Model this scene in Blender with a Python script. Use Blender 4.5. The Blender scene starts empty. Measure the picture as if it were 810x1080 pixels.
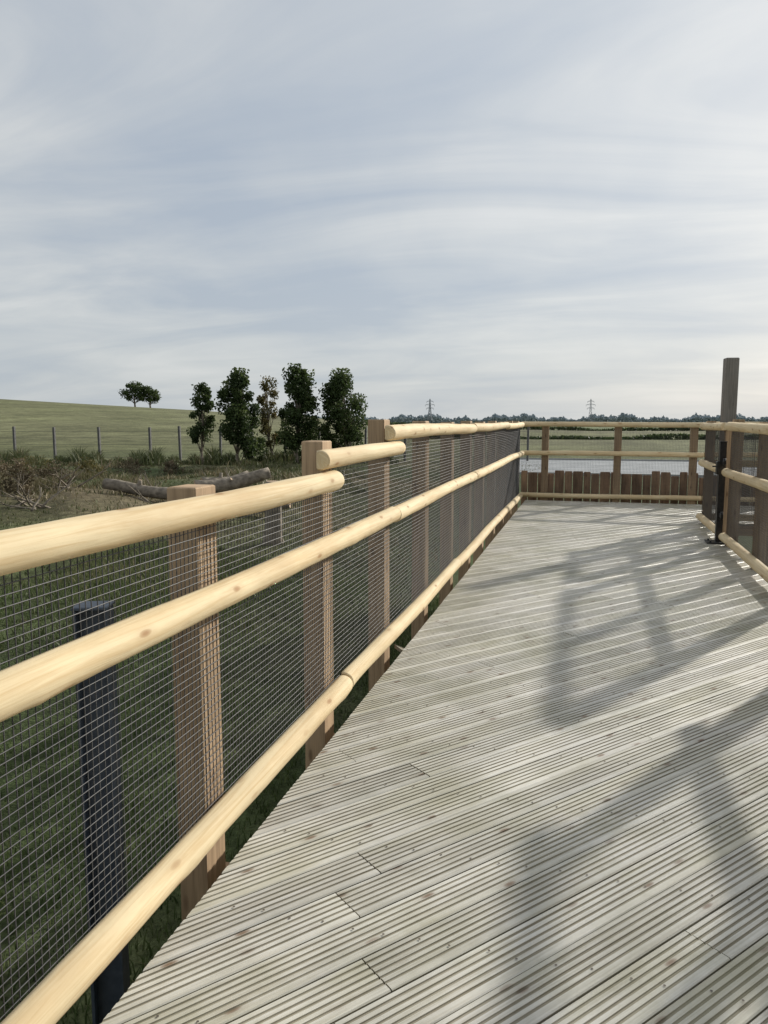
import bpy, math, random
import numpy as np
from mathutils import Vector
random.seed(7); rng=np.random.default_rng(7)
sc=bpy.context.scene
sc.view_settings.view_transform='Standard'; sc.view_settings.look='None'; sc.view_settings.exposure=0
COL=sc.collection
PSI=math.radians(15.06); TH=math.radians(6.84); F=800.0; EYE=1.5; GZ=-1.6
SUN_AZ=math.radians(29.6); SUN_EL=math.radians(22)

def place(px,depth):
    lat=(px-405)/F*depth
    return (lat*math.cos(PSI)-depth*math.sin(PSI), lat*math.sin(PSI)+depth*math.cos(PSI))

# ---------------------------------------------------------------- materials
def newmat(name):
    m=bpy.data.materials.new(name); m.use_nodes=True
    nt=m.node_tree; return m,nt,nt.nodes['Principled BSDF']
def N(nt,t,**k):
    n=nt.nodes.new(t)
    for a,v in k.items(): setattr(n,a,v)
    return n
def ramp(nt,fac,stops,interp='LINEAR'):
    r=N(nt,'ShaderNodeValToRGB'); r.color_ramp.interpolation=interp
    e=r.color_ramp.elements
    while len(e)<len(stops): e.new(0.5)
    for i,(p,c) in enumerate(stops):
        e[i].position=p; e[i].color=(c[0],c[1],c[2],1) if not isinstance(c,(int,float)) else (c,c,c,1)
    nt.links.new(fac,r.inputs[0]); return r.outputs[0]
def mixc(nt,mode,fac,a,b):
    m=N(nt,'ShaderNodeMix',data_type='RGBA',blend_type=mode)
    for s,v in ((m.inputs[0],fac),(m.inputs[6],a),(m.inputs[7],b)):
        if hasattr(v,'is_linked') or hasattr(v,'links'): nt.links.new(v,s)
        else: s.default_value=v if isinstance(v,(int,float)) else (v[0],v[1],v[2],1)
    return m.outputs[2]
def wood(name,base,dark,knot,var=0.25,rough=0.6,grain=(1.2,28),knots=0.5,knotscale=(3.2,9),patch=None,patchamt=.6,bump=0.25,spec=0.4,gate_at=.45,stain=0):
    m,nt,b=newmat(name)
    uv=N(nt,'ShaderNodeUVMap'); at=N(nt,'ShaderNodeAttribute',attribute_name='rnd')
    off=N(nt,'ShaderNodeVectorMath',operation='ADD'); nt.links.new(uv.outputs[0],off.inputs[0])
    cx=N(nt,'ShaderNodeCombineXYZ'); mm=N(nt,'ShaderNodeMath',operation='MULTIPLY'); mm.inputs[1].default_value=37.0
    nt.links.new(at.outputs['Fac'],mm.inputs[0]); nt.links.new(mm.outputs[0],cx.inputs[2]); nt.links.new(mm.outputs[0],cx.inputs[0])
    nt.links.new(cx.outputs[0],off.inputs[1])
    def mp(sx,sy):
        k=N(nt,'ShaderNodeMapping'); k.inputs['Scale'].default_value=(sx,sy,1); nt.links.new(off.outputs[0],k.inputs[0]); return k.outputs[0]
    v=N(nt,'ShaderNodeTexVoronoi',voronoi_dimensions='2D'); v.inputs['Scale'].default_value=1; v.inputs['Randomness'].default_value=1
    nt.links.new(mp(*knotscale),v.inputs['Vector'])
    sepc=N(nt,'ShaderNodeSeparateColor'); nt.links.new(v.outputs['Color'],sepc.inputs[0])
    gate=ramp(nt,sepc.outputs[0],[(gate_at,0.0),(min(.99,gate_at+.25),1.0)])
    n1=N(nt,'ShaderNodeTexNoise'); n1.inputs['Scale'].default_value=1; n1.inputs['Detail'].default_value=7; n1.inputs['Roughness'].default_value=.68; n1.inputs['Distortion'].default_value=.8
    nt.links.new(mp(*grain),n1.inputs['Vector'])
    c=ramp(nt,n1.outputs[0],[(.36,dark),(.56,base)])
    n2=N(nt,'ShaderNodeTexNoise'); n2.inputs['Scale'].default_value=1; n2.inputs['Detail'].default_value=4
    nt.links.new(mp(2.0,5),n2.inputs['Vector'])
    c=mixc(nt,'MULTIPLY',1.0,c,ramp(nt,n2.outputs[0],[(.35,1-var),(.62,1.0)]))
    if patch:
        n3=N(nt,'ShaderNodeTexNoise'); n3.inputs['Scale'].default_value=1; n3.inputs['Detail'].default_value=6; n3.inputs['Roughness'].default_value=.65
        nt.links.new(mp(1.1,3.0),n3.inputs['Vector'])
        c=mixc(nt,'MIX',ramp(nt,n3.outputs[0],[(.47,0.0),(.68,patchamt)]),c,patch)
    if stain:
        tc=N(nt,'ShaderNodeTexCoord'); n4=N(nt,'ShaderNodeTexNoise'); n4.inputs['Scale'].default_value=1.1; n4.inputs['Detail'].default_value=7; n4.inputs['Roughness'].default_value=.65
        nt.links.new(tc.outputs['Object'],n4.inputs['Vector'])
        c=mixc(nt,'MULTIPLY',1.0,c,ramp(nt,n4.outputs[0],[(.34,(1-stain,1-stain*.98,1-stain*1.2)),(.56,(1,1,1))]))
    kf=ramp(nt,v.outputs['Distance'],[(.035,knots),(.085,knots*.7),(.12,knots*.2),(.26,0.0)])
    kk=mixc(nt,'MULTIPLY',1.0,kf,gate)
    c=mixc(nt,'MIX',kk,c,knot)
    c=mixc(nt,'MULTIPLY',1.0,c,ramp(nt,at.outputs['Fac'],[(0,1-var),(1,1.0)]))
    nt.links.new(c,b.inputs['Base Color']); b.inputs['Roughness'].default_value=rough
    b.inputs['Specular IOR Level'].default_value=spec
    bp=N(nt,'ShaderNodeBump'); bp.inputs['Strength'].default_value=bump; bp.inputs['Distance'].default_value=.004
    nt.links.new(n1.outputs[0],bp.inputs['Height'])
    bp2=N(nt,'ShaderNodeBump'); bp2.inputs['Strength'].default_value=bump; bp2.inputs['Distance'].default_value=.02
    nt.links.new(n2.outputs[0],bp2.inputs['Height']); nt.links.new(bp.outputs[0],bp2.inputs['Normal'])
    nt.links.new(bp2.outputs[0],b.inputs['Normal'])
    return m
def plain(name,c1,c2,scale=8,rough=.6,metal=0,bump=.2,dist=.01,detail=6):
    m,nt,b=newmat(name)
    tc=N(nt,'ShaderNodeTexCoord'); n=N(nt,'ShaderNodeTexNoise'); n.inputs['Scale'].default_value=scale; n.inputs['Detail'].default_value=detail
    nt.links.new(tc.outputs['Object'],n.inputs['Vector'])
    nt.links.new(ramp(nt,n.outputs[0],[(.3,c1),(.7,c2)]),b.inputs['Base Color'])
    b.inputs['Roughness'].default_value=rough; b.inputs['Metallic'].default_value=metal
    if bump>0:
        bp=N(nt,'ShaderNodeBump'); bp.inputs['Strength'].default_value=bump; bp.inputs['Distance'].default_value=dist
        nt.links.new(n.outputs[0],bp.inputs['Height']); nt.links.new(bp.outputs[0],b.inputs['Normal'])
    return m
def leafmat(name,stops,trans=.15,rough=.6):
    m,nt,b=newmat(name)
    at=N(nt,'ShaderNodeAttribute',attribute_name='rnd')
    c=ramp(nt,at.outputs['Fac'],stops)
    nt.links.new(c,b.inputs['Base Color']); b.inputs['Roughness'].default_value=rough; b.inputs['Specular IOR Level'].default_value=.2
    if trans>0:
        tr=N(nt,'ShaderNodeBsdfTranslucent'); nt.links.new(c,tr.inputs[0])
        mx=N(nt,'ShaderNodeMixShader'); mx.inputs[0].default_value=trans
        nt.links.new(b.outputs[0],mx.inputs[1]); nt.links.new(tr.outputs[0],mx.inputs[2])
        nt.links.new(mx.outputs[0],nt.nodes['Material Output'].inputs[0])
    return m

M_rail=wood('peeled_rail_wood',(.82,.675,.43),(.69,.52,.295),(.36,.20,.09),var=.13,rough=.75,grain=(1.3,42),knots=.85,knotscale=(3.6,10.5),patch=(.60,.43,.235),patchamt=.6,bump=.45,spec=.18,gate_at=.5)
M_post=wood('sawn_post_wood',(.56,.40,.25),(.38,.265,.165),(.13,.075,.04),var=.2,rough=.8,knots=.7,grain=(1.5,45),knotscale=(3,9),spec=.2)
M_grey=wood('weathered_post_wood',(.30,.27,.235),(.18,.16,.135),(.06,.05,.04),var=.25,rough=.8,knots=.4,grain=(1.5,45))
M_deck=wood('weathered_deck_wood',(.80,.775,.70),(.61,.575,.49),(.19,.115,.065),var=.2,rough=.42,grain=(1.8,80),knots=.9,knotscale=(4.2,12.0),patch=(.52,.49,.36),patchamt=.75,bump=.25,spec=.5,gate_at=.62,stain=.30)
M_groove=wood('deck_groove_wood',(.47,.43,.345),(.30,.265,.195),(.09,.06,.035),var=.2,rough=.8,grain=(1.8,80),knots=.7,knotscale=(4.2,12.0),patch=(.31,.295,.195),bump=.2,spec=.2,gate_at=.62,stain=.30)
M_pale=wood('pale_board_wood',(.50,.33,.21),(.31,.20,.125),(.10,.05,.03),var=.45,rough=.85,knots=.6,grain=(1.5,40),spec=.2)
M_wire=plain('dark_weldmesh_wire',(.030,.030,.031),(.075,.075,.077),40,.5,.1,0)
M_steel=plain('slate_coated_steel',(.050,.066,.090),(.085,.105,.135),30,.5,.1,.1,.002)
M_black=plain('black_steel',(.012,.012,.013),(.03,.03,.03),30,.4,.4,.1,.002)
M_screw=plain('screw_steel',(.12,.105,.085),(.19,.165,.14),50,.5,.5,0)
M_bark=plain('bark',(.12,.10,.075),(.29,.245,.19),6,.9,0,.8,.05)
M_logend=plain('log_end',(.30,.21,.13),(.44,.32,.21),12,.8,0,.3,.01)
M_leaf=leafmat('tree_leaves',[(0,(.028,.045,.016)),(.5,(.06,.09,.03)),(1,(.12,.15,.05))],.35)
M_leafb=leafmat('thin_tree_leaves',[(0,(.06,.06,.02)),(.5,(.12,.11,.04)),(1,(.2,.15,.06))],.35)
M_brown=leafmat('dry_bush_leaves',[(0,(.06,.05,.03)),(.5,(.14,.11,.065)),(1,(.25,.19,.12))],.2)
M_grass=leafmat('grass_blades',[(0,(.034,.052,.018)),(.55,(.085,.118,.038)),(.85,(.12,.145,.055)),(1,(.22,.19,.10))],.3)
M_rough=leafmat('rough_grass_blades',[(0,(.055,.07,.027)),(.4,(.10,.115,.045)),(.62,(.175,.15,.085)),(1,(.32,.26,.165))],.2)

# ---------------------------------------------------------------- mesh builder
class MB:
    def __init__(s): s.v=[];s.f=[];s.uv=[];s.r=[];s.m=[];s.sm=[]
    def face(s,idx,uv,rnd=.5,mat=0,smooth=False):
        s.f.append(idx); s.uv.append(uv); s.r.append(rnd); s.m.append(mat); s.sm.append(smooth)
    def box(s,c,sz,rnd=None,mat=0,rot=0,long=2,bev=0.0,lean=(0,0)):
        rnd=random.random() if rnd is None else rnd
        hx,hy,hz=sz[0]/2,sz[1]/2,sz[2]/2; ca,sa=math.cos(rot),math.sin(rot)
        def ring(z,k):
            out=[]
            for a,b_ in ((-1,-1),(1,-1),(1,1),(-1,1)):
                x=a*(hx-k);y=b_*(hy-k)
                q=(z+hz)
                out.append((c[0]+x*ca-y*sa+lean[0]*q,c[1]+x*sa+y*ca+lean[1]*q,c[2]+z))
            return out
        zs=[(-hz,0),(hz,0)] if bev<=0 else [(-hz,bev),(-hz+bev,0),(hz-bev,0),(hz,bev)]
        b0=len(s.v)
        for z,k in zs: s.v+=ring(z,k)
        n=len(zs)
        for i in range(n-1):
            for j in range(4):
                a=b0+i*4+j; b_=b0+i*4+(j+1)%4; L=sz[0] if j%2==0 else sz[1]
                z0,z1=zs[i][0],zs[i+1][0]; u0=j*.37
                if long==2: uv=[(z0,u0),(z0,u0+L),(z1,u0+L),(z1,u0)]
                else: uv=[(0,z0),(L,z0),(L,z1),(0,z1)]
                s.face((a,b_,b_+4,a+4),uv,rnd,mat)
        s.face((b0+3,b0+2,b0+1,b0),[(0,0),(sz[0],0),(sz[0],sz[1]),(0,sz[1])],rnd,mat)
        t=b0+(n-1)*4
        s.face((t,t+1,t+2,t+3),[(0,0),(sz[0]*.3,0),(sz[0]*.3,sz[1]),(0,sz[1])],rnd,mat)
    def tube(s,pts,rad,sides=8,mat=0,cap=True,capmat=None,rnd=None,smooth=True,jit=0):
        rnd=random.random() if rnd is None else rnd
        pts=[Vector(p) for p in pts]; b0=len(s.v); L=0; Ls=[]
        for i,p in enumerate(pts):
            d=(pts[min(i+1,len(pts)-1)]-pts[max(i-1,0)]).normalized()
            up=Vector((0,0,1)) if abs(d.z)<.9 else Vector((1,0,0))
            a=d.cross(up).normalized(); b_=a.cross(d)
            if i: L+=(p-pts[i-1]).length
            Ls.append(L)
            for j in range(sides):
                t=2*math.pi*j/sides; rr=rad[i]*(1+random.uniform(-jit,jit))
                q=p+a*math.cos(t)*rr+b_*math.sin(t)*rr; s.v.append(tuple(q))
        for i in range(len(pts)-1):
            for j in range(sides):
                k=(j+1)%sides; A=b0+i*sides
                c=2*math.pi*rad[i]/sides
                s.face((A+j,A+k,A+sides+k,A+sides+j),[(Ls[i],j*c),(Ls[i],(j+1)*c),(Ls[i+1],(j+1)*c),(Ls[i+1],j*c)],rnd,mat,smooth)
        if cap:
            cm=mat if capmat is None else capmat
            s.face(tuple(b0+sides-1-j for j in range(sides)),[(0,0)]*sides,rnd,cm)
            e=b0+(len(pts)-1)*sides
            s.face(tuple(e+j for j in range(sides)),[(0,0)]*sides,rnd,cm)
    def obj(s,name,mats,parent=None):
        me=bpy.data.meshes.new(name); me.from_pydata(s.v,[],s.f)
        for m in mats: me.materials.append(m)
        uvl=me.uv_layers.new(name='UVMap'); flat=[c for u in s.uv for p in u for c in p]
        uvl.data.foreach_set('uv',flat)
        at=me.attributes.new('rnd','FLOAT','FACE'); at.data.foreach_set('value',s.r)
        me.polygons.foreach_set('material_index',s.m); me.polygons.foreach_set('use_smooth',s.sm)
        me.update()
        o=bpy.data.objects.new(name,me); COL.objects.link(o)
        if parent: o.parent=parent
        return o
def empty(name):
    o=bpy.data.objects.new(name,None); COL.objects.link(o); o.empty_display_size=.3; return o
def np_mesh(name,V,Fa,rnd,mat,parent=None,k=3):
    me=bpy.data.meshes.new(name); nf=len(Fa)
    me.vertices.add(len(V)); me.vertices.foreach_set('co',V.astype(np.float32).ravel())
    me.loops.add(nf*k); me.loops.foreach_set('vertex_index',Fa.astype(np.int32).ravel())
    me.polygons.add(nf); me.polygons.foreach_set('loop_start',np.arange(nf,dtype=np.int32)*k)
    me.update(calc_edges=True)
    at=me.attributes.new('rnd','FLOAT','FACE'); at.data.foreach_set('value',rnd.astype(np.float32))
    me.materials.append(mat); o=bpy.data.objects.new(name,me); COL.objects.link(o)
    if parent: o.parent=parent
    return o

# ---------------------------------------------------------------- rails, posts, wire
def add_rail(mb,p0,p1,z,n,R=.05):
    p0=Vector((p0[0],p0[1],z)); p1=Vector((p1[0],p1[1],z)); L=(p1-p0).length; d=(p1-p0)/L
    nv=Vector((n[0],n[1],0)); rnd=random.random(); ph=[random.uniform(0,6.3) for _ in range(6)]
    ns=max(2,int(L/.05)); S=[0,.004,.014]+[ .014+(L-.028)*i/ns for i in range(1,ns)]+[L-.014,L-.004,L]
    sc_=[.84,.95,1]+[1]*(ns-1)+[1,.95,.84]; K=20; b0=len(mb.v)
    uo=random.uniform(0,20)
    bumps=[(random.uniform(0,L),random.uniform(-1.3,1.5),random.uniform(.03,.07)) for _ in range(int(L*1.6))]
    for q,k in zip(S,sc_):
        rr=R*k*(1+.022*math.sin(q*2.1+ph[0])+.016*math.sin(q*5.3+ph[1])+.010*math.sin(q*13+ph[4])+random.uniform(-.004,.004))
        oz=.007*math.sin(q*1.3+ph[2]); on=.004*math.sin(q*1.7+ph[3])
        for j in range(K):
            a=2*math.pi*j/K+math.pi
            cn=max(math.cos(a)*rr*1.08,-.018)
            w=(math.atan2(math.sin(a),math.cos(a)))
            kb=sum(.0045*math.exp(-((q-bq)/bw)**2-((w-ba)/.5)**2) for bq,ba,bw in bumps if abs(q-bq)<.2)
            r2=rr*(1+.012*math.sin(a*3+q*3+ph[1])+.008*math.sin(a*5+q*9+ph[5]))
            mb.v.append(tuple(p0+d*q+nv*(cn+on*(k==1)+kb*max(0,math.cos(a)))+Vector((0,0,math.sin(a)*(r2+kb)+oz))))
    for i in range(len(S)-1):
        for j in range(K):
            k=(j+1)%K; A=b0+i*K
            mb.face((A+j,A+k,A+K+k,A+K+j),[(S[i]+uo,j*.0158),(S[i]+uo,(j+1)*.0158),(S[i+1]+uo,(j+1)*.0158),(S[i+1]+uo,j*.0158)],rnd,0,True)
    mb.face(tuple(b0+K-1-j for j in range(K)),[(.1*math.cos(j),.1*math.sin(j)) for j in range(K)],rnd,0)
    e=b0+(len(S)-1)*K
    mb.face(tuple(e+j for j in range(K)),[(.1*math.cos(j),.1*math.sin(j)) for j in range(K)],rnd,0)
def wire_obj(name,panels,parent):
    Vs=[];Fs=[];tot=0
    for p0,p1,z0,z1 in panels:
        sp=.0254;r=.00115
        p0=np.array(p0,float);p1=np.array(p1,float);L=np.linalg.norm(p1-p0); d=(p1-p0)/L
        n3=np.array([-d[1],d[0],0]); d3=np.array([d[0],d[1],0]); zz=np.array([0,0,1.])
        A=[];B=[];U=[]
        for s_ in np.arange(sp/2,L,sp):
            q=p0+d*(s_+random.uniform(-.002,.002)); q2=p0+d*(s_+random.uniform(-.002,.002))
            A.append(np.array([q[0],q[1],z0])+n3*r);B.append(np.array([q2[0],q2[1],z1])+n3*r);U.append(d3)
        for z in np.arange(z0,z1,sp):
            j=random.uniform(-.0015,.0015)
            A.append(np.array([p0[0],p0[1],z+j])-n3*r);B.append(np.array([p1[0],p1[1],z+j])-n3*r);U.append(zz)
        A=np.array(A);B=np.array(B);U=np.array(U)
        off=[U*s1*r+n3*s2*r for s1,s2 in ((-1,-1),(1,-1),(1,1),(-1,1))]
        P=np.stack([A+o for o in off]+[B+o for o in off],axis=1).reshape(-1,3)
        fb=np.array([[0,1,5,4],[1,2,6,5],[2,3,7,6],[3,0,4,7]])
        Fq=(np.arange(len(A))[:,None,None]*8+fb[None]).reshape(-1,4)+tot
        tot+=len(P); Vs.append(P); Fs.append(Fq)
    V=np.concatenate(Vs);Fq=np.concatenate(Fs)
    return np_mesh(name,V,Fq,np.zeros(len(Fq)),M_wire,parent,4)
def split(a,b,step=1.2):
    k=max(1,round((b-a)/step)); return [(a+(b-a)*i/k,a+(b-a)*(i+1)/k) for i in range(k)]

# ---- left railing
XL=-1.23
left=empty('timber_railing')
mb=MB(); n=(1,0)
add_rail(mb,(XL,-.2),(XL,3.62),1.21,n); add_rail(mb,(XL,3.40),(XL,4.95),1.315,n,.048)
add_rail(mb,(XL,4.66),(XL,8.30),1.425,n); add_rail(mb,(XL,8.31),(XL,11.9),1.43,n,.049); add_rail(mb,(XL,11.91),(XL,14.66),1.425,n)
add_rail(mb,(XL,-3.8),(XL,-.21),1.21,n)
for z,js in ((.89,[-3.4,.3,4.82,8.4,12.0,14.66]),(.10,[-3.0,.2,3.75,7.35,10.9,14.66])):
    for a,b in zip(js[:-1],js[1:]): add_rail(mb,(XL,a),(XL,b-.008),z+random.uniform(-.004,.004),n,.05)
mb.obj('rails',[M_rail],left)
mb=MB()
for y,t in ((-2.5,1.24),(-1.25,1.24),(-.05,1.24),(1.12,1.24),(2.37,1.275),(3.63,1.40),(4.82,1.51),(6.1,1.50),(7.35,1.49),(8.5,1.50),(9.65,1.49),(10.85,1.5),(12.05,1.49),(13.3,1.5),(14.5,1.5)):
    mb.box((XL-.10,y,(t+GZ-.2)/2),(.11,.14,t-GZ+.2),bev=.005,lean=(random.uniform(-.003,.001),random.uniform(-.003,.003)))
mb.obj('posts',[M_post],left)
wx=XL-.026
wire_obj('wire_mesh',[((wx,a),(wx,b),.07,1.2) for a,b in split(0,3.6)]+[((wx,3.6),(wx,4.8),.07,1.3)]+[((wx,a),(wx,b),.07,1.42) for a,b in split(4.8,14.6)],left)

# ---- far railing
far=empty('timber_railing'); YF=14.72
mb=MB(); n=(0,-1)
for z in (1.435,.895,.10):
    add_rail(mb,(-1.25,YF),(2.0,YF),z,n,.046); add_rail(mb,(2.01,YF),(5.2,YF),z,n,.046)
mb.obj('rails',[M_rail],far)
mb=MB()
for x in (-.80,.52,1.84,3.15,4.5): mb.box((x,YF+.085,(1.45+GZ-.2)/2),(.13,.1,1.45-GZ+.2),bev=.004)
mb.obj('posts',[M_post],far)
mb=MB(); x=-1.25
while x<5.1:
    w=random.uniform(.13,.2); t=.52+random.uniform(-.06,.06)
    mb.box((x+w/2,YF+.165+random.uniform(-.008,.008),t/2-.15),(w-.014,.025,t+.3),bev=.012); x+=w
mb.obj('pale_boards',[M_pale],far)
wire_obj('wire_mesh',[((a,YF+.026),(b,YF+.026),.07,1.43) for a,b in split(-1.25,5.2)],far)

# ---- right railing
XR=1.62
right=empty('timber_railing'); n=(-1,0)
mb=MB()
for z in (1.43,.89,.10):
    add_rail(mb,(XR,10.25),(XR,12.0),z,n); add_rail(mb,(XR,6.9),(XR,9.93),z,n,.052)
mb.obj('rails',[M_rail],right)
mb=MB()
for y,t in ((6.95,1.5),(8.35,1.49),(9.85,1.52),(10.4,1.45),(11.95,1.5)): mb.box((XR+.09,y,(t+GZ-.2)/2),(.11,.14,t-GZ+.2),bev=.005)
mb.obj('posts',[M_post],right)
wire_obj('wire_mesh',[((XR+.026,a),(XR+.026,b),.07,1.43) for a,b in split(6.95,9.9)+split(10.3,12.0)],right)
side=empty('timber_railing'); n=(0,1); mb=MB()
for z in (1.43,.89,.10): add_rail(mb,(1.72,12.0),(5.2,12.0),z,n)
mb.obj('rails',[M_rail],side); mb=MB()
for x in (2.6,3.9,5.1): mb.box((x,11.92,(1.5+GZ-.2)/2),(.13,.1,1.5-GZ+.2),bev=.004)
mb.obj('posts',[M_post],side)
wire_obj('wire_mesh',[((a,11.975),(b,11.975),.07,1.43) for a,b in split(1.72,5.2)],side)
near=empty('timber_railing'); n=(-1,0); mb=MB()
for z in (1.43,.89,.10): add_rail(mb,(XR,-2.5),(XR,1.9),z,n); add_rail(mb,(XR,1.91),(XR,5.75),z,n)
mb.obj('rails',[M_rail],near); mb=MB()
for y in (-1.8,-.6,.65,1.9,3.15,4.4,5.65): mb.box((XR+.09,y,(1.5+GZ-.2)/2),(.1,.13,1.5-GZ+.2),bev=.004)
mb.obj('posts',[M_post],near)
wire_obj('wire_mesh',[((XR+.026,a),(XR+.026,b),.07,1.43) for a,b in split(.6,5.7)],near)

# tall post
mb=MB(); mb.box((1.90,11.75,(2.38+GZ)/2),(.17,.17,2.38-GZ),bev=.01,rot=.1); mb.obj('tall_timber_post',[M_grey])
# black steel gate post with hinges, latch and base plate
g=empty('steel_gate_post'); mb=MB()
mb.box((XR-.03,10.08,.62),(.075,.075,1.24),bev=.005); mb.obj('post',[M_black],g)
mb=MB(); mb.box((XR-.03,10.08,1.247),(.085,.085,.014),bev=.003); mb.box((XR-.06,10.06,.010),(.24,.26,.014),bev=.003)
for a,b in ((-.14,-.03),(-.14,.15),(.02,-.03),(.02,.15)): mb.tube([(XR-.06+a*.9+.05,10.06+b-.06,.014),(XR-.06+a*.9+.05,10.06+b-.06,.035)],[.012,.012],6)
mb.obj('base_plate',[M_black],g)
mb=MB()
for z in (.35,1.0): mb.box((XR-.03,9.98,z),(.03,.16,.05),bev=.004); mb.tube([(XR-.03,9.93,z-.05),(XR-.03,9.93,z+.05)],[.016,.016],8)
mb.box((XR-.085,10.06,.93),(.03,.10,.16),bev=.006); mb.tube([(XR-.11,10.02,.95),(XR-.15,9.98,.95)],[.01,.01],6)
mb.obj('hinges_and_latch',[M_black],g)

# slate steel post beyond the mesh
s=empty('steel_fence_post'); mb=MB(); cx,cy=-1.53,2.07
zt=.90; H=zt-GZ+.2; zc=(zt+GZ-.2)/2
mb.box((cx,cy,zc),(.085,.012,H),rot=.35)
for sg in (-1,1):
    ox=sg*.0485; mb.box((cx+ox*math.cos(.35),cy+ox*math.sin(.35),zc),(.010,.085,H),rot=.35)
mb.obj('post',[M_steel],s)
mb=MB(); mb.box((cx,cy,zt+.007),(.112,.095,.012),rot=.35,bev=.003); mb.obj('cap',[M_steel],s)

# ---------------------------------------------------------------- deck
deck=empty('timber_deck')
BA=math.radians(40); bs,bc=math.sin(BA),math.cos(BA)
prof=[(0,-.028,0),(0,-.003,0),(.0035,0,0)]
for i in range(6):
    x=.0035+i*.023
    if i<5: prof+=[(x+.0135,0,1),(x+.0155,-.0032,1),(x+.0205,-.0032,1),(x+.023,0,0)]
    else: prof+=[(x+.0225,0,0)]
prof+=[(.145,-.003,0),(.145,-.028,0)]
def deckpart(name,x0,x1,y0,y1):
    mb=MB(); scr=MB()
    cs=[(x*bc-y*bs) for x in (x0,x1) for y in (y0,y1)]
    i0=math.floor(min(cs)/.150)-1; i1=math.ceil(max(cs)/.150)+1
    for i in range(i0,i1):
        n0=i*.150; st=random.Random(i*17+3); jo=st.uniform(0,3.9); dz=st.uniform(-.0015,.0015)
        for jn in range(-6,8):
            ta=jn*3.9+jo+.002; tb=(jn+1)*3.9+jo-.002
            lo=[];hi=[]
            for (pn,pz,_) in prof:
                nn=n0+pn
                tl=max((x0-nn*bc)/bs,(y0+nn*bs)/bc); thh=min((x1-nn*bc)/bs,(y1+nn*bs)/bc)
                l=min(max(tl,ta),tb); h=max(min(thh,tb),ta); lo.append(l);hi.append(max(h,l) if thh>tl else l)
            mxl=max(h-l for h,l in zip(hi,lo))
            if mxl<.03: continue
            r_=st.random(); b0=len(mb.v); P=len(prof); K=max(1,math.ceil(mxl/.3)); cu=st.uniform(-1,1)
            for q in range(K+1):
                for (pn,pz,_),l,h in zip(prof,lo,hi):
                    nn=n0+pn; t=l+(h-l)*q/K
                    mb.v.append((nn*bc+t*bs,-nn*bs+t*bc,pz+dz+.0008*math.sin(t*1.9+cu*5)))
            for q in range(K):
                for k in range(P-1):
                    a=b0+q*P+k
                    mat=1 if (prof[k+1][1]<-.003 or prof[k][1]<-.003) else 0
                    v0=prof[k][0]+n0;v1=prof[k+1][0]+n0
                    def tt(kk,qq): return lo[kk]+(hi[kk]-lo[kk])*qq/K
                    mb.face((a,a+1,a+P+1,a+P),[(tt(k,q),v0),(tt(k+1,q),v1),(tt(k+1,q+1),v1),(tt(k,q+1),v0)],r_,mat)
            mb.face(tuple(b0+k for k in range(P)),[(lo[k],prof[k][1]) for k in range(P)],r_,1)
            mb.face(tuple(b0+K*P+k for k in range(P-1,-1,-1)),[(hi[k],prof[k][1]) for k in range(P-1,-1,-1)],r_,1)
        for jy in np.arange(y0+.1,y1,.45):
            for e in (.033,.103):
                nn=n0+e+st.uniform(-.003,.003); t=(jy+st.uniform(-.01,.01)+nn*bs)/bc; x=nn*bc+t*bs
                if x0+.03<x<x1-.03:
                    y=-nn*bs+t*bc; c0=len(scr.v)
                    for q in range(6): scr.v.append((x+.004*math.cos(q*1.047),y+.004*math.sin(q*1.047),.0022+dz))
                    scr.face(tuple(range(c0,c0+6)),[(0,0)]*6,.5,0)
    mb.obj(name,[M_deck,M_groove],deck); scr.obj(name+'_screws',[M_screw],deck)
deckpart('boards',-1.14,1.66,-2.6,14.66)
deckpart('side_boards',1.664,5.2,12.03,14.66)
mb=MB()
for y in np.arange(-2.5,14.6,.45): mb.box((.24,float(y),-.105),(2.7,.045,.15),long=0)
for y in (-2.5,-1.25,-.05,1.12,2.37,3.63,4.82,6.1,7.35,8.5,9.65,10.85,12.05,13.3,14.5): mb.box((.14,y+.09,-.29),(3.1,.07,.2),long=0)
mb.box((-1.125,6.0,-.108),(.03,17.2,.155),long=0); mb.box((1.63,6.0,-.108),(.03,17.2,.155),long=0)
mb.box((3.45,12.1,-.108),(3.5,.04,.155),long=0)
mb.obj('joists',[M_post],deck)

# ---------------------------------------------------------------- terrain
def sstep(a,b,x): t=np.clip((x-a)/(b-a),0,1); return t*t*(3-2*t)
def fn(x,y):
    return (np.sin(x*.31+1.3*np.sin(y*.17))+np.sin(y*.43+1.1*np.sin(x*.23+2))+.6*np.sin(x*.83+y*.61+1)+.45*np.sin(x*1.7-y*1.3+.5)+.3*np.sin(x*2.9+y*2.3))/2.6
def ground(x,y):
    r=np.hypot(x,y); az=np.degrees(np.arctan2(x,y))
    hc=np.interp(az,[-180,-120,-70,-42,-29,-20,-13,0,180],[3,9,13,10.8,7.2,4.2,1.2,0,0])
    hill=hc*sstep(70,310,r)*(1-sstep(330,900,r)*1.0)
    rough=sstep(5,16,-x)*sstep(6,18,r)*(1-sstep(50,60,r))
    bank=.75*np.exp(-(((az+46)/13)**2))*sstep(13,26,r)*(1-sstep(34,50,r))
    small=.04*fn(x*3,y*3)*(1-sstep(20,40,r))*sstep(1.2,2.5,-x)
    return GZ+hill+rough*.24*fn(x,y)+bank*(1+.35*fn(x*.8,y*.8))+small
NA=720; rings=[0.0]+list(np.geomspace(1.0,3500,230))
ang=np.linspace(0,2*np.pi,NA,endpoint=False)
RR,AA=np.meshgrid(np.array(rings[1:]),ang,indexing='ij')
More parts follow.
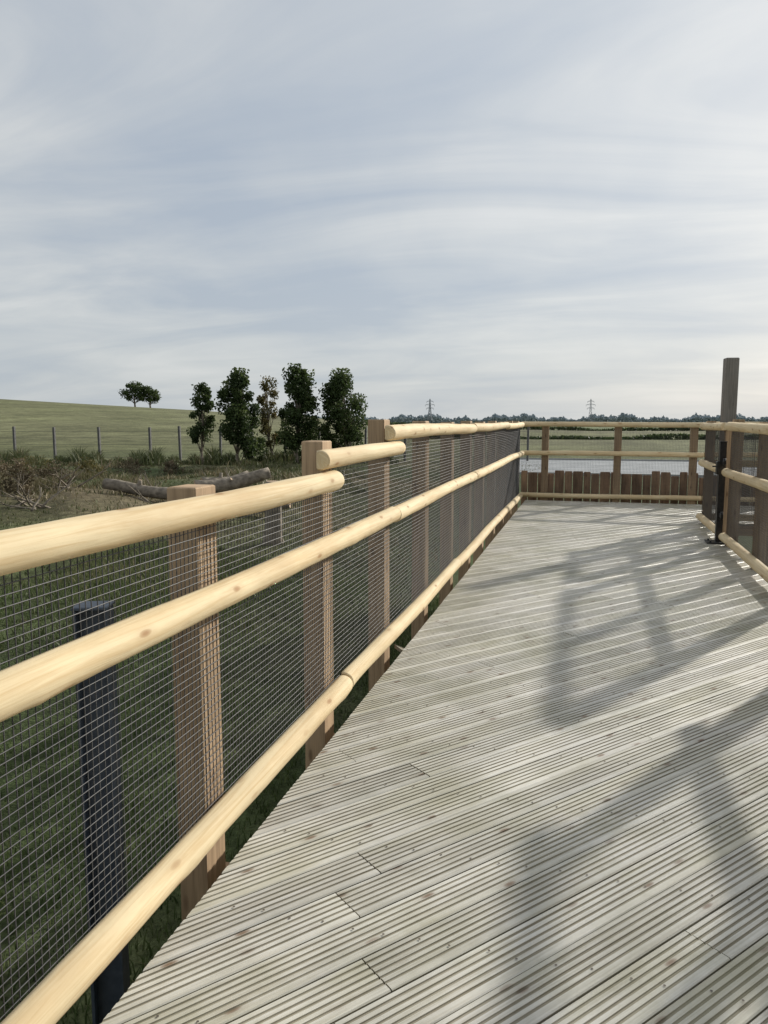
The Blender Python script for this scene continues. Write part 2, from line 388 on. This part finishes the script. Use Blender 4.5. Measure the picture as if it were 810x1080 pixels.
X=RR*np.sin(AA);Y=RR*np.cos(AA);Z=ground(X,Y)
V=np.concatenate([[[0,0,GZ]],np.stack([X,Y,Z],-1).reshape(-1,3)])
nr=len(rings)-1
i=np.arange(nr-1)[:,None];j=np.arange(NA)[None];k=(j+1)%NA
Q=np.stack([1+i*NA+j,1+(i+1)*NA+j,1+(i+1)*NA+k,1+i*NA+k],-1).reshape(-1,4)
me=bpy.data.meshes.new('ground'); T=[(0,1+int(b),1+int((b+1)%NA)) for b in range(NA)]
me.from_pydata(V.tolist(),[],[tuple(q) for q in Q[:,::-1].tolist()]+[t[::-1] for t in T])
me.polygons.foreach_set('use_smooth',[True]*len(me.polygons))
x,y=V[:,0],V[:,1]; r=np.hypot(x,y); az=np.degrees(np.arctan2(x,y))
def mix(a,b,t): return a*(1-t[:,None])+np.array(b)[None]*t[:,None]
nz=fn(x*.9,y*.9)
c=np.tile(np.array([.070,.092,.036]),(len(V),1))
c=mix(c,(.12,.105,.06),np.clip(.1+.9*fn(x*1.6+5,y*1.4),0,1)*.6*(1-sstep(14,20,r)))
rough=np.clip(sstep(9,20,r)*sstep(3,8,-x)*(.5+.6*nz),0,1)
c=mix(c,(.175,.145,.09),rough)
dep=-x*math.sin(PSI)+y*math.cos(PSI)
fld=sstep(59,61,dep)
c=mix(c,(.18,.188,.095),fld)
strip=fld*(sstep(62,66,dep)*(1-sstep(74,80,dep))); c=mix(c,(.11,.125,.06),strip*.7)
c=mix(c,(.215,.20,.13),fld*np.clip(.5+.6*fn(x*.09+4,y*.07),0,1)*sstep(80,120,dep)*(1-sstep(290,330,dep))*.6)
c=mix(c,(.19,.195,.10),fld*sstep(125,145,dep)*(1-sstep(185,200,dep))*sstep(-18,-12,az))
c=mix(c,(.17,.20,.10),fld*sstep(240,260,dep)*sstep(-14,-10,az))
c=mix(c,(.19,.19,.14),fld*sstep(420,440,dep)*(1-sstep(650,700,dep))*sstep(-14,-10,az))
c=mix(c,(.21,.245,.23),sstep(600,1500,r)*.85)  # aerial haze painted into the ground colour with distance
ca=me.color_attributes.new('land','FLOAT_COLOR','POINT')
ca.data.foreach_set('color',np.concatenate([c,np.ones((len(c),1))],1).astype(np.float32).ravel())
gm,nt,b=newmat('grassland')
at=N(nt,'ShaderNodeAttribute',attribute_name='land'); tc=N(nt,'ShaderNodeTexCoord')
col=at.outputs['Color']
for scl,lo,hi in ((.05,.75,1.2),(.5,.72,1.25),(4,.6,1.3),(28,.6,1.3)):
    nn=N(nt,'ShaderNodeTexNoise'); nn.inputs['Scale'].default_value=scl; nn.inputs['Detail'].default_value=5
    nt.links.new(tc.outputs['Object'],nn.inputs['Vector']); col=mixc(nt,'MULTIPLY',1.0,col,ramp(nt,nn.outputs[0],[(.3,lo),(.7,hi)]))
mp=N(nt,'ShaderNodeMapping'); mp.inputs['Rotation'].default_value=(0,0,.6); mp.inputs['Scale'].default_value=(.25,.012,1)
nt.links.new(tc.outputs['Object'],mp.inputs[0]); nn2=N(nt,'ShaderNodeTexNoise'); nn2.inputs['Scale'].default_value=1; nn2.inputs['Detail'].default_value=3
nt.links.new(mp.outputs[0],nn2.inputs['Vector']); col=mixc(nt,'MULTIPLY',1.0,col,ramp(nt,nn2.outputs[0],[(.35,.80),(.65,1.08)]))
nt.links.new(col,b.inputs['Base Color']); b.inputs['Roughness'].default_value=.95; b.inputs['Specular IOR Level'].default_value=.1
bp=N(nt,'ShaderNodeBump'); bp.inputs['Distance'].default_value=.06; bp.inputs['Strength'].default_value=.6
nt.links.new(nn.outputs[0],bp.inputs['Height']); nt.links.new(bp.outputs[0],b.inputs['Normal'])
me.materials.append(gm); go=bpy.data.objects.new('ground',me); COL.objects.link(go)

# car park (sheet) with kerb
M_park=plain('grey_gravel',(.20,.215,.225),(.31,.325,.335),.7,.95,0,.3,.02)
M_kerb=plain('kerb_concrete',(.30,.30,.29),(.40,.40,.38),5,.8)
cp=empty('gravel_car_park'); mb=MB(); z=GZ+.03
mb.v=[(-6,45,z),(60,45,z),(60,62,z),(-6,62,z)]; mb.face((0,1,2,3),[(0,0),(1,0),(1,1),(0,1)])
mb.obj('surface',[M_park],cp); mb=MB()
mb.box((27,44.93,GZ+.03),(66.3,.14,.24),long=0); mb.box((27,62.07,GZ+.03),(66.3,.14,.24),long=0); mb.box((-6.07,53.5,GZ+.03),(.14,17,.24),long=0)
mb.obj('kerb',[M_kerb],cp)

# ---------------------------------------------------------------- grass
def blades(name,xs,ys,h,w,mat,rb,lean=.5):
    n=len(xs); z=ground(xs,ys)-.02; a=rng.uniform(0,2*np.pi,n); l=rng.uniform(.1,lean,n)*h; la=rng.uniform(0,2*np.pi,n)
    dx=np.cos(a)*w;dy=np.sin(a)*w
    tx=np.cos(la)*l;ty=np.sin(la)*l
    P0=np.stack([xs-dx,ys-dy,z],-1);P1=np.stack([xs+dx,ys+dy,z],-1)
    P2=np.stack([xs+dx*.7+tx*.35,ys+dy*.7+ty*.35,z+h*.6],-1);P3=np.stack([xs-dx*.7+tx*.35,ys-dy*.7+ty*.35,z+h*.6],-1)
    P4=np.stack([xs+tx,ys+ty,z+h],-1)
    V=np.stack([P0,P1,P2,P3,P4],1).reshape(-1,3); b=np.arange(n)[:,None]*5
    Fa=np.concatenate([np.stack([b+0,b+1,b+2],-1).reshape(-1,3),np.stack([b,b+2,b+3],-1).reshape(-1,3),np.stack([b+3,b+2,b+4],-1).reshape(-1,3)])
    return np_mesh(name,V,Fa,np.tile(rb,3),mat)
n=90000
u=rng.uniform(0,1,n)**1.5; xs=-1.0-u*9.5; ys=rng.uniform(-.5,13,n)+u*4
pn=fn(xs*1.5,ys*1.5); keep=rng.uniform(-1.4,1,n)<pn+.2; xs,ys,pn=xs[keep],ys[keep],pn[keep]; n=len(xs)
blades('meadow_grass',xs,ys,rng.uniform(.04,.16,n)*(1+.5*pn),rng.uniform(.004,.009,n),M_grass,np.clip(.5+.28*pn+rng.normal(0,.2,n),0,1),.8)
n=80000
rr=rng.uniform(11,58,n); aa=np.radians(rng.uniform(-62,6,n)); xs=rr*np.sin(aa);ys=rr*np.cos(aa)
pn=fn(xs*.9,ys*.9); keep=(rng.uniform(-1.3,1,n)<fn(xs*1.9+3,ys*1.9)+.2)&(xs<-3); xs,ys,pn,rr=xs[keep],ys[keep],pn[keep],rr[keep]; n=len(xs)
blades('rough_grass',xs,ys,rng.uniform(.03,.12,n)*(1+.8*np.maximum(pn,0)),rng.uniform(.01,.028,n),M_rough,np.clip(.38+.30*pn+rng.normal(0,.17,n),0,1),1.1)
n=9000; K=34; cx,cy=place(5,27)
k=rng.integers(0,K,n); bx=rng.normal(0,1.8,K);by=rng.normal(0,4,K); kh=rng.uniform(.3,1,K)
xs=cx+bx[k]+rng.normal(0,.35,n); ys=cy+by[k]+rng.normal(0,.35,n)
blades('dry_weeds',xs,ys,rng.uniform(.15,.8,n)*kh[k],rng.uniform(.008,.02,n),M_rough,np.clip(rng.normal(.62,.2,n),0,1),.9)
K=110; pl=[]
while len(pl)<K:
    px,dd=random.uniform(-60,400),random.uniform(22,58)
    if px>90 and dd<32: continue
    pl.append(place(px,dd))
n=12000; pts=np.array(pl); k=rng.integers(0,K,n); sz=rng.uniform(.2,.75,K); tn=rng.uniform(.15,.75,K)
xs=pts[k,0]+rng.normal(0,1,n)*sz[k]; ys=pts[k,1]+rng.normal(0,1,n)*sz[k]
blades('bramble_scrub',xs,ys,rng.uniform(.12,.8,n)*sz[k],rng.uniform(.015,.045,n),M_rough,np.clip(rng.normal(0,.15,n)+tn[k],0,1),1.4)
n=14000; px_=rng.uniform(-120,420,n); dp=rng.normal(56.5,1.6,n); lat=(px_-405)/F*dp
xs=lat*math.cos(PSI)-dp*math.sin(PSI); ys=lat*math.sin(PSI)+dp*math.cos(PSI); hh=.7+.45*np.sin(px_*.09)+.3*np.sin(px_*.31+1)
blades('fence_line_scrub',xs,ys,np.maximum(.2,hh)*rng.uniform(.3,1.0,n),rng.uniform(.02,.06,n),M_rough,np.clip(rng.normal(.22,.2,n)+.12*np.sin(px_*.07),0,1),.8)

# ---------------------------------------------------------------- trees
def leafcloud(name,C,size,rnd,mat,parent=None):
    n=len(C); a=rng.normal(size=(n,3)); a/=np.linalg.norm(a,axis=1)[:,None]
    b=rng.normal(size=(n,3)); b-=a*(a*b).sum(1)[:,None]; b/=np.linalg.norm(b,axis=1)[:,None]
    s=(size*rng.uniform(.6,1.3,n))[:,None]
    V=np.stack([C-a*s,C+b*s*.6,C+a*s,C-b*s*.6],1).reshape(-1,3)
    return np_mesh(name,V,np.arange(4*n).reshape(-1,4),rnd,mat,parent,4)
def tree(name,loc,H,W,low=.14,nclump=34,leaves=5200,ls=.085,mat=M_leaf,trunk=.11,flat=False,seed=1,stems=1):
    R=np.random.default_rng(seed); random.seed(seed); e=empty(name); x,y=loc; z=float(ground(np.array([x]),np.array([y]))[0])
    cl=[]
    for q in range(nclump):
        t=(q+R.uniform(0,1))/nclump; zz=low*H+t*(1-low)*H*.93
        if flat: prof_=math.sqrt(max(0,1-(2*t-.75)**2/1.6))
        else: prof_=(math.sin(math.pi*min(1,(t*.78+.2)))**.5)
        rad=W/2*prof_*math.sqrt(R.uniform(.03,1))*.86; a=R.uniform(0,6.283)
        cl.append((x+rad*math.cos(a),y+rad*math.sin(a),z+zz,R.uniform(.10,.21)*W*(.85 if not flat else 1.0),R.uniform(.1,.85)))
    cl=np.array(cl); mb=MB()
    for s_ in range(stems):
        ox,oy=(0,0) if stems==1 else (R.normal(0,W*.13),R.normal(0,W*.13))
        pts=[];rad=[]
        for q in range(7):
            t=q/6; pts.append((x+ox*(1+.5*t)+R.normal(0,.012*H)*(q>0),y+oy*(1+.5*t)+R.normal(0,.012*H)*(q>0),z-.2+t*H*.88)); rad.append(trunk*(1-.85*t)/(stems**.4))
        mb.tube(pts,rad,8)
        for c_ in cl[s_::stems]:
            hz=max(low*H*.6,(c_[2]-z)*.62); t=(hz)/(H*.88); q=min(5,int(t*6)); p=pts[q+0]
            mid=((p[0]+c_[0])/2,(p[1]+c_[1])/2,(p[2]+c_[2])/2+.02*H)
            mb.tube([p,mid,(c_[0],c_[1],c_[2])],[trunk*.28,trunk*.17,trunk*.05],5)
    mb.obj('trunk_and_limbs',[M_bark],e)
    k=R.integers(0,nclump,leaves); C=cl[k,:3]+np.clip(R.normal(size=(leaves,3)),-1.7,1.7)*(cl[k,3]*.6)[:,None]*np.array([1,1,1.1 if not flat else .6])
    C[:,2]=np.maximum(C[:,2],z+.15*low*H)
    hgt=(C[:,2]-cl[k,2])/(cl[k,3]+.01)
    rn=np.clip(cl[k,4]*.7+.14*hgt+R.normal(0,.12,leaves)+.1,0,1)  # clump shading put into leaf colour: upper leaves lighter, lower ones darker
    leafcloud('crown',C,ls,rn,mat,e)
    return e
tree('field_maple_tree',place(214,54),5.9,2.0,low=.30,nclump=26,leaves=4200,seed=11,ls=.10)
tree('field_maple_tree',place(251,53),6.6,3.1,low=.18,nclump=44,leaves=9800,seed=12,ls=.11,trunk=.13)
tree('birch_tree',place(284,56),6.5,1.9,low=.2,nclump=28,leaves=2900,seed=13,mat=M_leafb,ls=.09)
tree('field_maple_tree',place(314,53),6.8,3.0,low=.18,nclump=44,leaves=9500,seed=14,ls=.11,trunk=.13)
tree('field_maple_tree',place(361,54),6.5,3.4,low=.16,nclump=44,leaves=10500,seed=15,ls=.11,trunk=.12,stems=2)
tree('shrub',place(272,57),1.7,2.6,low=.1,nclump=16,leaves=2200,seed=16,ls=.1,trunk=.05)
tree('shrub',place(335,57),1.6,3.0,low=.1,nclump=16,leaves=2200,seed=17,ls=.1,trunk=.05)
for q,(px,dd,h,w,mt) in enumerate([(18,24,1.0,1.7,M_brown),(52,30,.8,1.6,M_brown),(95,38,.9,1.8,M_leafb),(-10,33,1.2,2.2,M_brown),(140,44,.9,2.0,M_brown),(38,42,1.0,2.4,M_leafb),(182,46,.8,1.6,M_brown)]):
    tree('dry_bush',place(px,dd),h,w,low=.08,nclump=14,leaves=1500,seed=40+q,ls=.045,mat=mt,trunk=.04,stems=2)
tree('oak_tree',place(145,290),9.2,9.5,low=.30,nclump=26,leaves=2600,seed=21,ls=.36,trunk=.35,flat=True)
tree('oak_tree',place(161,292),8.0,8.5,low=.32,nclump=24,leaves=2300,seed=22,ls=.36,trunk=.35,flat=True)
random.seed(99)
def hedge(name,pA,pB,h,w,n,ls,mat):
    t=rng.uniform(0,1,n); x=pA[0]+(pB[0]-pA[0])*t+rng.normal(0,w*.4,n); y=pA[1]+(pB[1]-pA[1])*t+rng.normal(0,w*.4,n)
    L=math.hypot(pB[0]-pA[0],pB[1]-pA[1]); prof_=.65+.25*np.sin(t*L/7)+.2*np.sin(t*L/2.7+2)
    z=ground(x,y)+rng.uniform(0,1,n)**.8*h*prof_
    leafcloud(name,np.stack([x,y,z],-1),ls,np.clip(rng.normal(.45,.2,n),0,1),mat)
hedge('hedgerow',place(395,128),place(1150,128),.9,1.2,8000,.28,M_leaf)
hedge('hedgerow',place(385,250),place(1000,235),1.4,2.0,7000,.45,M_leaf)
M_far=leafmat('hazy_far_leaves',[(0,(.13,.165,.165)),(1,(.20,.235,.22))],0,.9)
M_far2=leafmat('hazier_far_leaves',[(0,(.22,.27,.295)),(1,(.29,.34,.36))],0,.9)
def wood_line(name,r0,a0,a1,hf,n,ls,mat):
    a=np.radians(rng.uniform(a0,a1,n)); rr=r0*rng.uniform(.97,1.03,n)
    d=np.degrees(a); hh=hf*(.6+.25*np.sin(d*.9)+.2*np.sin(d*2.7+1)+.1*np.sin(d*9)+.07*np.sin(d*23)); hh=np.maximum(hh,.2*hf)
    z=GZ+rng.uniform(0,1,n)**.7*hh
    leafcloud(name,np.stack([rr*np.sin(a),rr*np.cos(a),z],-1),ls,rng.uniform(0,1,n),mat)
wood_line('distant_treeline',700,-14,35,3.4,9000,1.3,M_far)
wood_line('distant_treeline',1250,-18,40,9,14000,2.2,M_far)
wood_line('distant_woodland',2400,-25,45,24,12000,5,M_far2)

# ---------------------------------------------------------------- pylons
M_pyl=plain('hazy_galvanised_steel',(.25,.27,.29),(.31,.33,.35),.1,.7,0,0)
def pylon(px,dist,H):
    x,y=place(px,dist); mb=MB(); w=.40
    def leg(a,b): mb.tube([a,b],[w*.5,w*.5],4,smooth=False)
    def ring(t):
        hw=np.interp(t,[0,.55,1],[3.4,1.3,.4]); return [(x+a*hw,y+b*hw,GZ+t*H) for a,b in ((-1,-1),(1,-1),(1,1),(-1,1))]
    lv=[0,.16,.3,.42,.55,.66,.77,.88,1]
    for t0,t1 in zip(lv[:-1],lv[1:]):
        A,B=ring(t0),ring(t1)
        for q in range(4): leg(A[q],B[q]); leg(A[q],B[(q+1)%4]); leg(A[(q+1)%4],B[q]); leg(B[q],B[(q+1)%4])
    for t,arm in ((.62,5),(.76,6.5),(.9,4.5)):
        for sg in (-1,1):
            tip=(x+sg*arm,y,GZ+t*H); leg((x,y,GZ+t*H),tip); leg((x,y,GZ+(t+.05)*H),tip); leg(tip,(tip[0],tip[1],tip[2]-2.2))
    mb.obj('electricity_pylon',[M_pyl])
pylon(453,1050,33); pylon(621,1120,35)

# ---------------------------------------------------------------- distant wire fence
M_fp=plain('fence_post_steel',(.06,.06,.06),(.12,.12,.11),5,.7)
wf=empty('wire_fence'); mb=MB(); tops=[]
for q,px in enumerate([-80,-32,15,60,107,158,190,234,268,300,335,385,425,465,505,555]):
    x,y=place(px+random.uniform(-2,2),59); z=float(ground(np.array([x]),np.array([y]))[0]); h=2.7+random.uniform(-.1,.1)
    mb.box((x,y,z+h/2-.1),(.16,.16,h+.2),bev=.01,lean=(random.uniform(-.02,.02),0)); tops.append((x,y,z))
mb.obj('posts',[M_fp],wf); mb=MB()
for (a,b) in zip(tops[:-1],tops[1:]):
    for h in (.3,.8,1.3,1.8,2.3): mb.tube([(a[0],a[1],a[2]+h),(b[0],b[1],b[2]+h)],[.009,.009],4,cap=False)
mb.obj('wires',[M_fp],wf)

# ---------------------------------------------------------------- logs, dead branches and stump
def gz(x,y): return float(ground(np.array([x]),np.array([y]))[0])
def log(pa,pb,ra,rb,lift=(0,0),stubs=2):
    e=empty('fallen_log'); mb=MB(); a=Vector((pa[0],pa[1],gz(*pa)+ra*.9+lift[0])); b=Vector((pb[0],pb[1],gz(*pb)+rb*.9+lift[1]))
    pts=[];rad=[]
    for q in range(9):
        t=q/8; p=a.lerp(b,t)+Vector((0,0,.07*math.sin(t*5+ra*9))); pts.append(p); rad.append((ra+(rb-ra)*t)*(1+random.uniform(-.07,.07)))
    mb.tube(pts,rad,12,0,True,1,jit=.05)
    for q in range(stubs):
        p=pts[3+q*2]; d=Vector((random.uniform(-.5,.5),random.uniform(-.5,.2),random.uniform(.3,.6)))
        mb.tube([p,p+d*.4,p+d*.7],[.10,.08,.06],7,0,True,1)
    mb.obj('log_body',[M_bark,M_logend],e)
log(place(205,27),place(284,28),.28,.22,(.25,.85),1)
log(place(110,26),place(205,25.5),.19,.23,(.12,.25),1)
log(place(212,30),place(262,31),.22,.18,(.3,.6),1)
log(place(236,24.5),place(305,24),.2,.16,(.05,.3),1)
def branches(px,dd,n,L):
    x,y=place(px,dd); z=gz(x,y); mb=MB()
    for q in range(n):
        a=random.uniform(0,6.28); el=random.uniform(.05,.7); l=L*random.uniform(.5,1)
        p=Vector((x+random.uniform(-.5,.5),y+random.uniform(-.5,.5),z)); pts=[p]; d=Vector((math.cos(a)*math.cos(el),math.sin(a)*math.cos(el),math.sin(el)))
        for s_ in range(4):
            d=(d+Vector((random.uniform(-.25,.25),random.uniform(-.25,.25),random.uniform(-.15,.15)))).normalized(); pts.append(pts[-1]+d*l/4)
        mb.tube(pts,[.04,.033,.025,.018,.008],6)
        for s_ in (2,3):
            dd_=(d+Vector((random.uniform(-.8,.8),random.uniform(-.8,.8),random.uniform(0,.6)))).normalized()
            mb.tube([pts[s_],pts[s_]+dd_*l*.2,pts[s_]+dd_*l*.35],[.02,.012,.005],5)
    mb.obj('dead_branches',[M_bark])
for px,dd,n_,L in ((30,22,10,1.5),(70,27,9,1.6),(150,31,8,1.5),(250,33,10,1.7),(175,25,6,1.2)): branches(px,dd,n_,L)
st=empty('tree_stump'); x,y=place(287,19); z=gz(x,y); mb=MB()
mb.tube([(x,y,z-.1),(x,y,z+.15),(x+.02,y,z+.6),(x+.03,y,z+1.2),(x+.04,y,z+1.6)],[.32,.26,.22,.21,.2],14,0,True,1,jit=.06)
mb.tube([(x,y,z+.9),(x-.25,y-.1,z+1.15)],[.07,.05],7,0,True,1)
mb.obj('stump_body',[M_bark,M_logend],st)

# ---------------------------------------------------------------- world
w=bpy.data.worlds.new('World'); sc.world=w; w.use_nodes=True; nt=w.node_tree
bg=nt.nodes['Background']; out=nt.nodes['World Output']
sky=N(nt,'ShaderNodeTexSky',sky_type='NISHITA'); sky.sun_disc=False; sky.sun_elevation=SUN_EL; sky.sun_rotation=SUN_AZ; sky.dust_density=2.0
nt.links.new(sky.outputs[0],bg.inputs[0]); bg.inputs[1].default_value=.09
tc=N(nt,'ShaderNodeTexCoord'); sp=N(nt,'ShaderNodeSeparateXYZ'); nt.links.new(tc.outputs['Generated'],sp.inputs[0])
def M(op,a,b=None,clamp=False):
    m=N(nt,'ShaderNodeMath',operation=op); m.use_clamp=clamp
    for q,v in enumerate((a,b)):
        if v is None: continue
        if isinstance(v,(int,float)): m.inputs[q].default_value=v
        else: nt.links.new(v,m.inputs[q])
    return m.outputs[0]
zz=M('ADD',M('MAXIMUM',sp.outputs[2],0.0),.18)
cxy=N(nt,'ShaderNodeCombineXYZ'); nt.links.new(M('DIVIDE',sp.outputs[0],zz),cxy.inputs[0]); nt.links.new(M('DIVIDE',sp.outputs[1],zz),cxy.inputs[1])
def noise(scale,rot,sx,sy,detail,dist,loc=(0,0,0),rough=.55):
    mp=N(nt,'ShaderNodeMapping'); mp.inputs['Scale'].default_value=(sx,sy,1); mp.inputs['Rotation'].default_value=(0,0,rot); mp.inputs['Location'].default_value=loc
    nt.links.new(cxy.outputs[0],mp.inputs[0]); n=N(nt,'ShaderNodeTexNoise'); n.inputs['Scale'].default_value=scale; n.inputs['Detail'].default_value=detail
    n.inputs['Distortion'].default_value=dist; n.inputs['Roughness'].default_value=rough; nt.links.new(mp.outputs[0],n.inputs['Vector']); return n.outputs[0]
n1=noise(.8,.5,1,.6,5,.3,(3,1,0),.5); n2=noise(1.6,-.45,.5,1.25,8,.8,(1,5,2),.56)
f=M('ADD',M('MULTIPLY',n1,.5),M('MULTIPLY',n2,.5))
cc=ramp(nt,f,[(.39,(.47,.54,.635)),(.48,(.585,.635,.69)),(.56,(.71,.74,.76)),(.65,(.85,.86,.86))])
cc=mixc(nt,'MIX',M('MULTIPLY',M('SUBTRACT',sp.outputs[2],.35,True),1.3,True),cc,(.68,.71,.745))
hz=M('POWER',M('SUBTRACT',1.0,M('MAXIMUM',sp.outputs[2],0.0),True),7.0)
cc=mixc(nt,'MIX',M('MULTIPLY',hz,.65),cc,(.64,.685,.70))
sd=Vector((math.sin(SUN_AZ)*math.cos(SUN_EL),math.cos(SUN_AZ)*math.cos(SUN_EL),math.sin(SUN_EL)))
dt=N(nt,'ShaderNodeVectorMath',operation='DOT_PRODUCT'); nt.links.new(tc.outputs['Generated'],dt.inputs[0]); dt.inputs[1].default_value=sd
glow=M('ADD',.90,M('MULTIPLY',M('POWER',M('MAXIMUM',dt.outputs['Value'],0.0),5.0),.22))
vm=N(nt,'ShaderNodeVectorMath',operation='SCALE'); nt.links.new(cc,vm.inputs[0]); nt.links.new(glow,vm.inputs['Scale'])
b2=N(nt,'ShaderNodeBackground'); nt.links.new(vm.outputs[0],b2.inputs[0]); b2.inputs[1].default_value=1.0
mx=N(nt,'ShaderNodeMixShader'); mx.inputs[0].default_value=.9
nt.links.new(bg.outputs[0],mx.inputs[1]); nt.links.new(b2.outputs[0],mx.inputs[2]); nt.links.new(mx.outputs[0],out.inputs[0])

su=bpy.data.lights.new('sun','SUN'); su.energy=4.9; su.angle=math.radians(1.3); su.color=(1,.95,.86)
so=bpy.data.objects.new('sun',su); COL.objects.link(so); so.rotation_euler=sd.to_track_quat('Z','Y').to_euler(); so.location=(10,20,15)

cam=bpy.data.cameras.new('camera'); cam.sensor_fit='VERTICAL'; cam.sensor_height=36; cam.lens=F/1080*36; cam.clip_end=9000; cam.clip_start=.05
co=bpy.data.objects.new('camera',cam); COL.objects.link(co); co.location=(0,0,EYE); co.rotation_euler=(math.pi/2-TH,0,PSI); sc.camera=co
